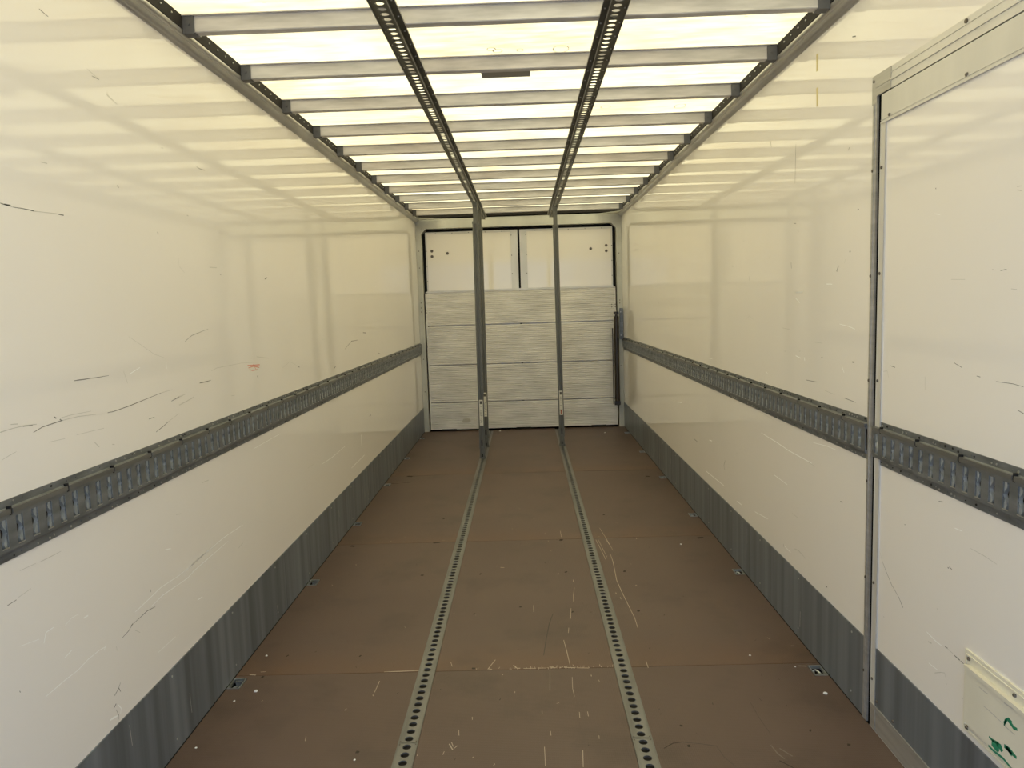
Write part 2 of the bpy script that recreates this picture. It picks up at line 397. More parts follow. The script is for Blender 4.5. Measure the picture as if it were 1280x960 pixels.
('R', 'm', 0.0037, [(4.122, 1.829), (4.153, 1.827)]),
('R', 'd', 0.0033, [(2.82, 2.054), (2.827, 2.044)]),
('R', 'm', 0.003, [(3.336, 1.809), (3.317, 1.801)]),
('R', 'd', 0.0036, [(4.034, 1.636), (4.031, 1.615)]),
('R', 'w', 0.0034, [(3.012, 1.57), (2.957, 1.568)]),
('R', 'w', 0.0044, [(3.351, 1.541), (3.273, 1.542)]),
('R', 'm', 0.0041, [(3.716, 1.714), (3.697, 1.712)]),
('R', 'm', 0.0047, [(4.327, 1.846), (4.32, 1.843)]),
('R', 'd', 0.003, [(3.377, 1.842), (3.353, 1.839)]),
('R', 'd', 0.0032, [(2.745, 1.823), (2.732, 1.825)]),
('R', 'd', 0.005, [(2.808, 2.432), (2.779, 2.424)]),
('R', 'd', 0.0026, [(2.668, 2.317), (2.666, 2.309)]),
('R', 'd', 0.0042, [(3.7, 2.259), (3.686, 2.229)]),
('R', 'd', 0.0027, [(2.906, 1.631), (2.92, 1.615)]),
('R', 'd', 0.0026, [(2.802, 1.685), (2.807, 1.68)]),
('R', 'y', 0.019, [(3.131, 2.476), (3.13, 2.41)]),
('R', 'y', 0.0188, [(3.128, 2.346), (3.126, 2.274)]),
('R', 'w', 0.0059, [(3.35, 1.518), (3.301, 1.497)]),
('R', 'w', 0.0044, [(3.351, 1.543), (3.264, 1.545)]),
('R', 'd', 0.0032, [(3.218, 1.171), (3.101, 1.174)]),
('R', 'd', 0.0048, [(2.769, 1.282), (2.752, 1.282)]),
('R', 'w', 0.0039, [(2.857, 1.259), (2.838, 1.236)]),
('R', 'w', 0.0035, [(2.884, 1.417), (2.798, 1.41), (2.75, 1.402)]),
('R', 'm', 0.0024, [(3.158, 1.336), (3.046, 1.336)]),
('R', 'm', 0.0035, [(3.515, 1.382), (3.425, 1.379)]),
('R', 'w', 0.0066, [(3.244, 1.266), (3.236, 1.252)]),
('R', 'w', 0.0044, [(3.345, 1.266), (3.286, 1.259)]),
('R', 'm', 0.004, [(4.092, 1.411), (4.033, 1.43), (3.976, 1.414)]),
('R', 'w', 0.0063, [(4.922, 1.143), (4.837, 1.147)]),
('R', 'm', 0.0024, [(3.016, 1.149), (2.921, 1.144)]),
('R', 'd', 0.0025, [(2.832, 1.142), (2.734, 1.138)]),
('R', 'w', 0.0063, [(5.963, 0.72), (5.776, 0.741)]),
('R', 'm', 0.0029, [(3.85, 0.944), (3.623, 0.933)]),
('R', 'd', 0.0072, [(6.772, 1.505), (6.74, 1.499)]),
('R', 'm', 0.0039, [(3.491, 1.277), (3.47, 1.277)]),
('R', 'm', 0.003, [(3.306, 1.287), (3.287, 1.29)]),
('R', 'd', 0.0031, [(3.056, 1.279), (3.043, 1.279)]),
('R', 'w', 0.0042, [(3.748, 1.158), (3.733, 1.151)]),
('R', 'w', 0.0055, [(3.827, 0.839), (3.602, 0.834), (3.422, 0.826), (3.148, 0.826)]),
('R', 'w', 0.0035, [(3.132, 0.917), (2.996, 0.929), (2.901, 0.931)]),
('R', 'm', 0.0025, [(3.184, 0.823), (3.112, 0.82)]),
('R', 'd', 0.0051, [(4.527, 0.55), (4.554, 0.514), (4.539, 0.487)]),
('R', 'd', 0.0052, [(5.373, 0.531), (5.271, 0.53)]),
('R', 'w', 0.0064, [(4.918, 0.604), (4.853, 0.61)]),
('R', 'm', 0.0047, [(4.287, 0.641), (4.238, 0.648)]),
('R', 'w', 0.0032, [(3.623, 0.667), (3.441, 0.663)]),
('R', 'd', 0.0047, [(2.856, 0.739), (2.835, 0.742)]),
('R', 'm', 0.0035, [(3.375, 0.547), (3.303, 0.546)]),
('R', 'm', 0.0078, [(3.341, 0.392), (3.29, 0.4), (3.254, 0.397)]),
('R', 'm', 0.0038, [(3.254, 0.397), (3.202, 0.393)]),
('R', 'd', 0.0072, [(2.983, 0.354), (2.971, 0.356)]),
('R', 'w', 0.0038, [(4.271, 0.366), (4.174, 0.369)]),
('R', 'w', 0.0034, [(3.933, 0.398), (3.719, 0.421)]),
('R', 'd', 0.0029, [(3.489, 0.366), (3.48, 0.353)]),
('R', 'm', 0.0039, [(3.797, 0.47), (3.784, 0.466)]),
('R', 'm', 0.0024, [(2.798, 0.489), (2.794, 0.468)]),
('R', 'w', 0.0041, [(5.012, 0.376), (4.555, 0.387)]),
('R', 'w', 0.0032, [(3.48, 0.361), (3.392, 0.358)]),
('D', 'd', 0.0018, [(2.114, 1.33), (2.077, 1.32)]),
('D', 'd', 0.0022, [(2.007, 1.303), (1.991, 1.302)]),
('D', 'd', 0.0019, [(1.924, 1.297), (1.859, 1.298), (1.818, 1.295)]),
('D', 'd', 0.0021, [(1.836, 1.236), (1.814, 1.231)]),
('D', 'm', 0.0016, [(2.264, 1.277), (2.262, 1.236)]),
('D', 'd', 0.0023, [(2.48, 1.292), (2.448, 1.289)]),
('D', 'm', 0.0021, [(2.528, 1.269), (2.499, 1.273), (2.49, 1.253)]),
('D', 'd', 0.0027, [(2.233, 1.823), (2.23, 1.819)]),
('D', 'd', 0.0021, [(1.922, 1.575), (1.898, 1.577)]),
('D', 'm', 0.0022, [(1.956, 1.579), (1.948, 1.578)]),
('D', 'm', 0.0015, [(2.14, 1.56), (2.073, 1.558)]),
('D', 'w', 0.0024, [(2.234, 1.75), (2.206, 1.745)]),
('D', 'm', 0.0016, [(1.878, 1.529), (1.856, 1.527)]),
('D', 'm', 0.0023, [(1.87, 1.772), (1.853, 1.771)]),
('D', 'm', 0.0023, [(1.869, 1.764), (1.853, 1.76)]),
('D', 'd', 0.0024, [(2.509, 0.625), (2.475, 0.595), (2.439, 0.567), (2.392, 0.545)]),
('D', 'd', 0.0033, [(2.392, 0.545), (2.363, 0.521)]),
('D', 'm', 0.0015, [(2.528, 0.653), (2.509, 0.625)]),
('D', 'd', 0.0037, [(2.108, 0.747), (2.094, 0.744)]),
('D', 'd', 0.0032, [(2.116, 0.742), (2.11, 0.743)]),
('D', 'd', 0.0029, [(2.365, 0.795), (2.36, 0.795)]),
('D', 'd', 0.0027, [(2.172, 0.921), (2.151, 0.925)]),
('D', 'm', 0.0018, [(2.013, 0.834), (1.951, 0.834), (1.895, 0.83)]),
('D', 'w', 0.0037, [(2.218, 0.505), (2.167, 0.499), (2.135, 0.5)]),
('D', 'd', 0.0033, [(2.119, 0.505), (2.104, 0.507)]),
('D', 'm', 0.0022, [(2.104, 0.505), (2.073, 0.504)]),
('D', 'd', 0.0041, [(2.071, 0.502), (2.043, 0.501)]),
('D', 'd', 0.0027, [(2.039, 0.501), (2.019, 0.499)]),
('D', 'm', 0.0034, [(2.208, 0.479), (2.189, 0.482)]),
('D', 'm', 0.0028, [(2.168, 0.4), (2.136, 0.418)]),
('D', 'm', 0.0028, [(2.136, 0.418), (2.115, 0.427), (2.11, 0.417)]),
('D', 'm', 0.0028, [(2.109, 0.398), (2.103, 0.399)]),
('D', 'w', 0.0023, [(2.202, 0.414), (2.152, 0.417)]),
('D', 'w', 0.0026, [(2.087, 0.867), (2.053, 0.869)]),
('D', 'm', 0.0025, [(2.167, 0.6), (2.162, 0.599)]),
('D', 'm', 0.0025, [(2.214, 0.701), (2.209, 0.7)]),
('D', 'm', 0.0031, [(2.493, 0.436), (2.486, 0.436)]),
('P', 'g', 0.004, [(1.877, 0.375), (1.863, 0.374), (1.836, 0.381)]),
('P', 'g', 0.0105, [(1.865, 0.367), (1.846, 0.366), (1.835, 0.36)]),
('P', 'g', 0.0078, [(1.844, 0.375), (1.83, 0.376), (1.822, 0.368)]),
('P', 'g', 0.0039, [(1.878, 0.35), (1.856, 0.349), (1.818, 0.353), (1.787, 0.348)]),
('P', 'g', 0.0064, [(1.815, 0.388), (1.795, 0.389), (1.767, 0.386)]),
('P', 'g', 0.0051, [(1.808, 0.39), (1.784, 0.383)]),
('P', 'g', 0.0038, [(1.818, 0.44), (1.814, 0.456), (1.802, 0.467), (1.789, 0.466)]),
('P', 'g', 0.0056, [(1.804, 0.462), (1.791, 0.459), (1.781, 0.455), (1.768, 0.459)]),
('P', 'g', 0.0038, [(1.819, 0.445), (1.809, 0.459)]),
('P', 'm', 0.0026, [(1.926, 0.485), (1.903, 0.484), (1.886, 0.486)]),
('P', 'g', 0.0021, [(1.898, 0.509), (1.86, 0.511)]),
('P', 'm', 0.0018, [(1.906, 0.444), (1.867, 0.444), (1.824, 0.442)]),
('P', 'm', 0.0022, [(1.99, 0.343), (1.948, 0.345), (1.889, 0.347)]),
('P', 'm', 0.0025, [(1.822, 0.498), (1.791, 0.501), (1.771, 0.505)]),
('P', 'd', 0.0027, [(1.998, 0.415), (1.995, 0.414)]),
('P', 'm', 0.002, [(1.818, 0.44), (1.777, 0.44)]),
('P', 'g', 0.0025, [(1.852, 0.512), (1.828, 0.51)]),
('F', 'o', 0.0048, [(-0.158, 3.053), (-0.129, 3.137)]),
('F', 'o', 0.0058, [(-0.05, 3.084), (-0.034, 3.055)]),
('F', 'o', 0.0043, [(-0.034, 3.055), (-0.021, 3.055)]),
('F', 'o', 0.0051, [(0.164, 3.054), (0.211, 3.047)]),
('F', 'o', 0.0041, [(0.176, 3.315), (0.184, 3.202), (0.191, 3.056)]),
('F', 'o', 0.0036, [(0.102, 3.061), (0.131, 3.051)]),
('F', 'o', 0.0032, [(0.055, 3.053), (0.088, 3.051)]),
('F', 'o', 0.0029, [(-0.007, 3.052), (0.045, 3.049)]),
('F', 'o', 0.0032, [(0.216, 3.047), (0.267, 3.043)]),
('F', 'o', 0.0044, [(-0.598, 3.051), (-0.541, 3.052), (-0.451, 3.055)]),
('F', 'o', 0.0036, [(-0.155, 3.057), (-0.14, 3.05)]),
('F', 'o', 0.0024, [(0.104, 3.031), (0.098, 2.864)]),
('F', 'o', 0.0028, [(0.193, 2.969), (0.189, 2.878), (0.192, 2.813)]),
('F', 'o', 0.0027, [(0.066, 2.481), (0.066, 2.372)]),
('F', 'o', 0.003, [(0.197, 2.456), (0.191, 2.361)]),
('F', 'o', 0.004, [(-0.268, 2.511), (-0.253, 2.475), (-0.239, 2.499)]),
('F', 'o', 0.0031, [(-0.261, 2.52), (-0.252, 2.493)]),
('F', 'o', 0.0029, [(-0.242, 2.598), (-0.238, 2.561)]),
('F', 'o', 0.0029, [(0.063, 2.715), (0.063, 2.694)]),
('F', 'o', 0.0028, [(-0.284, 2.447), (-0.281, 2.467)]),
('F', 'o', 0.0034, [(-0.372, 2.444), (-0.37, 2.453)]),
('F', 'o', 0.0026, [(-0.199, 2.683), (-0.197, 2.663)]),
('F', 'o', 0.003, [(-0.107, 2.378), (-0.103, 2.39)]),
('F', 'o', 0.0058, [(0.38, 2.64), (0.382, 2.595), (0.384, 2.581)]),
('F', 'o', 0.0036, [(0.515, 3.091), (0.515, 3.033)]),
('F', 'o', 0.0029, [(-0.322, 3.126), (-0.312, 3.085)]),
('F', 'o', 0.0026, [(0.203, 2.701), (0.202, 2.662)]),
('F', 'o', 0.0026, [(0.234, 2.703), (0.234, 2.669)]),
('F', 'o', 0.0043, [(-0.096, 3.007), (-0.093, 2.999)]),
('F', 'o', 0.0035, [(0.272, 2.984), (0.272, 2.971)]),
('F', 'o', 0.0025, [(0.09, 2.578), (0.091, 2.549)]),
('F', 'o', 0.0025, [(0.261, 2.543), (0.26, 2.522)]),
('F', 'o', 0.0046, [(0.46, 4.77), (0.473, 4.567), (0.483, 4.381)]),
('F', 'o', 0.0036, [(0.476, 4.768), (0.485, 4.595), (0.495, 4.426)]),
('F', 'o', 0.0037, [(0.509, 5.022), (0.529, 4.789), (0.545, 4.547)]),
('F', 'o', 0.0047, [(0.524, 4.783), (0.535, 4.665)]),
('F', 'o', 0.0044, [(0.521, 4.487), (0.521, 4.344), (0.515, 4.217), (0.506, 4.04), (0.513, 3.865), (0.522, 3.704), (0.532, 3.538), (0.53, 3.427)]),
('F', 'o', 0.0035, [(0.268, 3.956), (0.254, 3.841), (0.249, 3.76)]),
('F', 'o', 0.0037, [(0.232, 3.674), (0.222, 3.547)]),
('F', 'o', 0.0041, [(0.269, 4.068), (0.267, 4.034)]),
('F', 'o', 0.0031, [(0.207, 3.445), (0.202, 3.388)]),
('F', 'o', 0.0048, [(-0.143, 4.296), (-0.12, 4.291)]),
('F', 'o', 0.0056, [(0.181, 4.161), (0.194, 4.167)]),
('F', 'o', 0.0043, [(0.24, 4.978), (0.241, 4.845)]),
('F', 'o', 0.0042, [(0.044, 3.724), (0.044, 3.639)]),
('F', 'k', 0.0062, [(0.139, 3.615), (0.116, 3.492), (0.097, 3.33), (0.081, 3.167)]),
('F', 'o', 0.0045, [(0.597, 3.964), (0.606, 3.964)]),
('F', 'o', 0.0044, [(0.48, 3.867), (0.48, 3.846)]),
('F', 'o', 0.0039, [(0.495, 3.801), (0.496, 3.774)]),
('F', 'k', 0.005, [(-0.257, 3.633), (-0.251, 3.631)]),
('F', 'k', 0.0071, [(-0.26, 4.197), (-0.25, 4.194)]),
('F', 'k', 0.0071, [(0.23, 4.194), (0.24, 4.188)]),
('F', 'k', 0.0071, [(0.562, 4.179), (0.573, 4.176)]),
('F', 'k', 0.0067, [(0.557, 3.625), (0.569, 3.62)]),
('F', 'k', 0.0055, [(-0.029, 3.708), (-0.018, 3.705)]),
('F', 'k', 0.0058, [(0.233, 3.63), (0.241, 3.627)]),
('F', 'k', 0.0047, [(-0.226, 3.064), (-0.212, 3.062)]),
('F', 'k', 0.0085, [(0.227, 4.783), (0.242, 4.776)]),
('F', 'k', 0.0047, [(-0.59, 2.474), (-0.578, 2.472)]),
('F', 'k', 0.0053, [(-1.114, 3.032), (-1.104, 3.03)]),
('F', 'k', 0.0054, [(-0.736, 3.204), (-0.729, 3.202)]),
('F', 'k', 0.0047, [(-1.066, 3.223), (-1.06, 3.221)]),
('F', 'o', 0.0036, [(-0.605, 2.88), (-0.602, 2.972)]),
('F', 'o', 0.0026, [(-0.789, 2.547), (-0.794, 2.578)]),
('F', 'o', 0.0057, [(-1.172, 3.053), (-1.144, 3.048)]),
('F', 'o', 0.0034, [(-1.133, 3.075), (-1.111, 3.077)]),
('F', 'k', 0.0052, [(1.099, 2.457), (1.108, 2.453)]),
('F', 'k', 0.005, [(0.558, 2.468), (0.567, 2.468)]),
('F', 'k', 0.0046, [(1.004, 2.548), (1.01, 2.545)]),
('F', 'k', 0.0039, [(0.557, 2.595), (0.567, 2.593)]),
('F', 'k', 0.0028, [(0.542, 2.491), (0.6, 2.481), (0.656, 2.464)]),
('F', 'k', 0.0028, [(0.656, 2.464), (0.666, 2.4), (0.689, 2.346)]),
('F', 'k', 0.0027, [(0.854, 2.751), (0.854, 2.64), (0.862, 2.527)]),
('F', 'o', 0.0049, [(1.136, 3.02), (1.167, 3.016)]),
('F', 'm', 0.0063, [(0.841, 2.464), (0.848, 2.413), (0.861, 2.383)]),
('F', 'm', 0.0063, [(0.864, 2.443), (0.892, 2.397)]),
('F', 'k', 0.0049, [(0.841, 2.374), (0.873, 2.334)]),
('F', 'o', 0.0039, [(1.167, 3.203), (1.18, 3.202)]),
('F', 'k', 0.0031, [(0.475, 2.457), (0.511, 2.486), (0.542, 2.491)]),
('F', 'k', 0.0076, [(-1.133, 4.772), (-1.104, 4.761)]),
('F', 'k', 0.0118, [(-1.072, 6.769), (-1.019, 6.751)]),
('F', 'k', 0.0074, [(-1.021, 6.762), (-0.759, 6.786)]),
('F', 'k', 0.0064, [(-0.596, 4.787), (-0.553, 4.8)]),
('F', 'k', 0.0062, [(-0.598, 4.201), (-0.581, 4.197)]),
('F', 'k', 0.0071, [(-0.594, 5.352), (-0.581, 5.347)]),
('F', 'k', 0.0072, [(-1.187, 6.495), (-1.103, 6.495)]),
('F', 'k', 0.0072, [(-1.07, 6.517), (-1.009, 6.515)]),
('F', 'k', 0.0097, [(1.109, 4.746), (1.131, 4.755), (1.15, 4.759)]),
('F', 'k', 0.0118, [(0.539, 6.781), (0.825, 6.767), (1.059, 6.748)]),
('F', 'k', 0.0086, [(1.063, 6.506), (1.091, 6.492)]),
('F', 'k', 0.0066, [(0.562, 4.184), (0.575, 4.179)]),
('F', 'k', 0.0071, [(0.565, 5.344), (0.578, 5.339)]),
('F', 'k', 0.0069, [(0.226, 4.786), (0.248, 4.782)]),
('F', 'o', 0.0053, [(0.725, 4.79), (0.722, 4.761)]),
('F', 'k', 0.0057, [(0.23, 4.197), (0.24, 4.192)]),
]
MI = {'d': 1, 'm': 2, 'w': 3, 'r': 4, 'y': 5}
def add_marks(mb, key, place):
    for s, c, w, pts in MARKS:
        if s == key: mb.strip(pts, w*(1.0 if c in 'yr' else .85), place, MI[c])
WM = [M_wall, M_dark, M_mid, M_light, M_red, M_tape]

# ------------------------------------------------------------ shell
g = MB().box(-40, 40, -60, 60, -1.25, -1.15).build('ground', M_ground); struct(g)

# left wall
mb = MB().box(-W-.06, -W, Y0, Y1+.1, -.05, 2.62)
add_marks(mb, 'L', lambda p: (-W+.0004, p.x, p.y))
struct(mb.build('wall_left', WM))
# right wall with the side door opening
DY0, DY1, DZ = 0.70, 2.593, 2.173
mb = MB().box(W, W+.06, DY1+.02, Y1+.1, -.05, 2.62).box(W, W+.06, DY0-.03, DY1+.02, 2.235, 2.62).box(W, W+.06, Y0, DY0-.03, -.05, 2.62)
add_marks(mb, 'R', lambda p: (W-.0004, p.x, p.y))
struct(mb.build('wall_right', WM))

# roof sheet (glass fibre) with its small repair rings and specks
mb = MB().add([(-W, Y0, 2.622), (W, Y0, 2.622), (W, Y1+.1, 2.622), (-W, Y1+.1, 2.622)], [(0, 3, 2, 1)])
rings = [(-.066, 3.379, .018, .022), (-.04, 3.403, .02, .022), (.057, 3.404, .014, .016), (.234, 3.409, .034, .045), (.963, 4.465, .030, .05), (.536, 4.422, .028, .035), (-.45, 4.9, .02, .03)]
for x, y, a, b in rings:
    pts = [(x+a*math.cos(t*math.pi/10), y+b*math.sin(t*math.pi/10)) for t in range(21)]
    mb.strip(pts, .0035, lambda p: (p.x, p.y, 2.6214), 1)
for i in range(60):
    x, y = random.uniform(-1.1, 1.1), random.uniform(2.4, 8)
    mb.strip([(x, y), (x+random.uniform(.004, .02), y+random.uniform(-.004, .004))], random.uniform(.002, .006), lambda p: (p.x, p.y, 2.6214), 1)
struct(mb.build('ceiling', [M_roof, M_orange]))

# floor: plywood strips, joints 3 mm, pockets for the lashing rings, dark bearers below
LASH = [2.977, 4.125, 5.275, 6.45, 7.59, 8.74]
mb = MB(); jy = [Y0]+list(SEAMS)+[Y1+.02]
for a, b in zip(jy[:-1], jy[1:]):
    a2, b2 = a+.0015, b-.0015
    for x0, x1 in ((-1.170, -.4515), (-.3785, .3735), (.4465, 1.170)):
        mb.box(x0, x1, a2, b2, -.02, 0)
    for sgn in (-1, 1):
        x0, x1 = sorted((sgn*1.170, sgn*1.226))
        cuts = [l for l in LASH if a < l < b]; y = a2
        for l in cuts:
            mb.box(x0, x1, y, l-.043, -.02, 0); y = l+.043
        mb.box(x0, x1, y, b2, -.02, 0)
mb.box(-W-.06, W+.06, Y0, Y1+.15, -.08, -.032, 1)
FM = {'o': 2, 'k': 3, 'm': 4}
for s, c, w, pts in MARKS:
    if s == 'F':
        dx = abs(pts[-1][0]-pts[0][0]); dy = abs(pts[-1][1]-pts[0][1])
        mb.strip(pts, w*.75*(1.0 if dy > dx else (4.0 if c == 'k' and dx < .06 else 1.8)), lambda p: (p.x, p.y, .0004), 5 if c == 'k' and max(dx, dy) > .1 else FM[c])
rf = random.Random(3)      # chips and splinters worn out of the board
for i in range(150):
    x, y = rf.uniform(-1.1, 1.1), rf.uniform(2.35, 6.5)
    if min(abs(x+.413), abs(x-.41)) < .05: continue
    L_ = rf.uniform(.004, .02); t = rf.gauss(1.5, .5)
    mb.strip([(x, y), (x+L_*math.cos(t), y+L_*math.sin(t))], rf.uniform(.0012, .0028), lambda p: (p.x, p.y, .0004), rf.choice((2, 3, 3)))
for i in range(60):        # splintered edge of the near joint
    x = rf.gauss(.12, .16); y = 3.045+rf.uniform(-.004, .012)
    if abs(x) > .37: continue
    mb.strip([(x, y), (x+rf.uniform(-.006, .006), y+rf.uniform(.004, .022))], rf.uniform(.001, .0028), lambda p: (p.x, p.y, .0004), 2)
struct(mb.build('floor', [M_floor, M_sub, M_orange, M_black, M_haze, M_smudge]))

# skirting kick plates
def kick(name, x_in, sgn, y0, y1, joints):
    mb = MB(); ys = [y0]+joints+[y1]
    for a, b in zip(ys[:-1], ys[1:]):
        x0, x1 = sorted((x_in, x_in-sgn*.004)); mb.box(x0, x1, a+.0008, b-.0008, .006, .3026)
    rr = random.Random(int(y1*10))
    for i in range(26):      # pale rub marks
        y, z = rr.uniform(y0+.1, y1-.1), rr.uniform(.02, .26); h = rr.uniform(.015, .10)
        if z+h > .29: continue
        mb.strip([(y, z), (y+rr.uniform(-.006, .006), z+h)], rr.uniform(.001, .003), lambda p: (x_in-sgn*.0044, p.x, p.y), 1)
    y = y0+.10
    while y < y1:
        for z in (.277, .047): mb.cyl((x_in-sgn*.003, y, z), (-sgn, 0, 0), .004, .003, 8, 2)
        y += .55
    x0, x1 = sorted((x_in, x_in-sgn*.0035)); mb.box(x0, x1, y0, y1, -.03, .0058, 3)
    return mb.build(name, [M_kick, M_mid, M_rivet, M_void])
struct(kick('baseboard_left', -W, -1, Y0, Y1-.02, [1.5, 3.75, 5.9, 7.6]))
struct(kick('baseboard_right', W, 1, DY1+.034, Y1-.02, [4.08, 5.2, 7.4]))

# side rails of the roof: rolled aluminium edge with a dark fixing strip above
def roof_rail(n, sgn):
    prof = [(1.23, 2.534), (1.226, 2.533), (1.222, 2.537), (1.217, 2.538), (1.210, 2.541), (1.203, 2.547), (1.198, 2.556), (1.192, 2.556), (1.186, 2.557), (1.181, 2.562), (1.180, 2.57), (1.183, 2.575), (1.23, 2.58)]
    poly = [(sgn*a, b) for a, b in prof]
    if sgn > 0: poly = poly[::-1]
    o = MB().prism(poly, 'y', Y0, Y1-.02).build('trim_%d' % n, M_rail, smooth=True); struct(o)
    mb = MB(); x0, x1 = sorted((sgn*1.179, sgn*1.229)); mb.box(x0, x1, Y0, Y1-.02, 2.574, 2.6215)
    y = 2.3
    while y < 8.6:
        if abs(((y-2.90+.288) % .576)-.288) > .05: mb.cyl((sgn*1.1795, y, 2.6), (-sgn, 0, 0), .0035, .004, 8, 1)
        y += .0815
    mb.build('fixing_strip', [M_face, M_rivet], o)
roof_rail(1, -1); roof_rail(2, 1)

# ------------------------------------------------------------ rear portal
mb = MB()
for s in (-1, 1):
    x0, x1 = sorted((s*1.166, s*1.229)); mb.box(x0, x1, Y1-.02, Y1+.12, 0.002, 2.575)
    poly = [(s*1.166, 2.460), (s*1.166, 2.400), (s*1.106, 2.460)]
    mb.prism(poly if s < 0 else poly[::-1], 'y', Y1-.012, Y1+.1)          # corner gusset of the portal
    if s < 0:
        for z in (1.582, 1.522, 1.473, 2.2, 2.0, .9, .5): mb.cyl((s*1.2, Y1-.019, z), (0, -1, 0), .006, .003, 8, 1)
    else:
        for z in (1.541, 1.505, 2.1, .75): mb.cyl((s*1.195, Y1-.019, z), (0, -1, 0), .006, .003, 8, 1)
mb.box(-1.166, 1.166, Y1-.02, Y1+.12, 2.460, 2.575)
mb.box(-1.179, 1.179, Y1-.045, Y1+.12, 2.588, 2.6215, 2)                  # dark lip under the roof edge
struct(mb.build('trim_3', [M_frame, M_screw, M_face]))
for s in (-1, 1):        # flat triangular stiffener plates under the roof corners
    poly = [(s*1.178, 9.15), (s*1.178, 8.93), (s*.92, 9.15)]
    o = MB().prism(poly, 'z', 2.562, 2.567).build('trim_%d' % (4 if s < 0 else 5), M_frame); struct(o)
seal = MB().box(-1.24, 1.24, Y1+.122, Y1+.14, -.08, 2.62).box(-1.166, 1.166, Y1+.095, Y1+.12, -.06, 2.46)
o = seal.build('trim_6', M_void); struct(o)

def rear_door(n, s):
    o = MB().box(*sorted((s*.012, s*1.126)), Y1+.052, Y1+.09, .02, 2.424).build('door_%d' % n, M_wall); struct(o)
    f = MB()
    f.box(*sorted((s*.012, s*.098)), Y1+.046, Y1+.052, .02, 2.424)         # meeting stile
    f.box(*sorted((s*.098, s*1.126)), Y1+.046, Y1+.052, 2.400, 2.424)      # top rail
    f.box(*sorted((s*1.108, s*1.126)), Y1+.046, Y1+.052, .02, 2.402)
    f.build('edge_frame', M_alu, o)
    for z in (2.36, 2.12, 1.90): MB().cyl((s*.088, Y1+.046, z), (0, -1, 0), .006, .002, 8).build('screw', M_screw, o)
    for x in (.2, .4, .6, .8, 1.0): MB().cyl((s*x, Y1+.046, 2.408), (0, -1, 0), .005, .002, 8).build('screw', M_screw, o)
    for z in (2.2, 2.02, 1.84): MB().cyl((s*1.117, Y1+.046, z), (0, -1, 0), .005, .002, 8).build('screw', M_screw, o)
    for x, z in ((1.052, 2.201), (1.052, 2.136), (.865, 2.168)):
        MB().cyl((s*x, Y1+.052, z), (0, -1, 0), .017, .004, 20, r2=.014).cyl((s*x, Y1+.049, z), (0, -1, 0), .008, .003, 6).build('bolt', M_screw, o)
rear_door(1, -1); rear_door(2, 1)

# tail lift platform, raised upright across the doors
t = empty('tail_lift_platform', (0, Y1, 0)); tag(t, 'raised ribbed aluminium tail lift platform standing upright across the lower half of the rear doors', 'tail lift')
LX = 1.150
zs = [.016, .355, .816, 1.296, 1.70]; G_ = .0055
mb = MB()
for a, b in zip(zs[:-1], zs[1:]):
    prof = [(.035, a+G_)]; n = int(round((b-a-2*G_)/.0225)); h = (b-a-2*G_)/n
    for i in range(n):
        z0 = a+G_+i*h
        prof += [(.004, z0), (0, z0+h*.18), (0, z0+h*.62), (.004, z0+h*.82)]
    prof += [(.004, b-G_), (.035, b-G_)]
    mb.prism([(p[0], p[1]) for p in prof], 'x', -LX, LX)
plank = mb.build('plank_deck', M_lift, t)
MB().prism([(-LX, 1.70), (LX, 1.70), (LX-.035, 1.722), (-LX+.035, 1.722)], 'y', -.004, .035).build('top_edge', M_alu, t)
for s in (-1, 1):
    mb = MB()
    for z in zs[1:4]: mb.box(*sorted((s*(LX-.02), s*LX)), -.006, 0, z-.17, z+.17)
    mb.build('end_strip', M_lift, t)
    for dx in (.0, .042):
        for z in (1.493, 1.461): MB().cyl((s*(1.106+dx-.006), -.001, z), (0, -1, 0), .006, .006, 8).build('rivet', M_screw, t)
for x in (-.92, -.007, .915): MB().box(x-.09, x+.09, -.004, .012, .004, .028).build('hinge_slot', M_void, t)
mb = MB().prism([(-.76, .115), (-.74, .103), (-.675, .103), (-.655, .118), (-.66, .146), (-.69, .154), (-.745, .150)], 'y', -.003, .004)
mb.build('worn_pad', M_mid, t)

# gas strut and bracket at the right portal post
t = empty('lift_strut', (1.14, Y1-.09, .28)); tag(t, 'dark brown vertical strut at the right end of the tail lift platform', 'strut')
MB().cyl((0, 0, .05), (0, 0, 1), .030, 1.02, 20).build('cylinder_tube', M_strut, t, smooth=True)
MB().cyl((0, 0, 1.07), (0, 0, 1), .016, .05, 16).box(-.03, .03, -.012, .012, 1.09, 1.125).build('upper_eye', M_strut, t)
MB().box(-.034, .034, -.02, .02, 0, .045).cyl((0, -.025, .02), (0, 1, 0), .013, .05, 12, 0).build('foot_bracket', M_strut, t)
MB().box(-.052, -.040, -.012, .012, .01, .93).build('cable_conduit', M_strut, t)
t = empty('post_bracket', (1.205, Y1-.02, 1.07)); tag(t, 'grey steel channel bolted to the right portal post above the end of the wall track', 'bracket')
MB().box(-.018, .022, -.035, 0, 0, .375).build('channel', M_galv, t, bevel=.003)
MB().box(.004, .022, -.046, -.035, .01, .365).build('web_plate', M_galv, t)
for z in (.05, .33): MB().cyl((-.007, -.035, z), (0, -1, 0), .007, .004, 8).build('bolt', M_rivet, t)

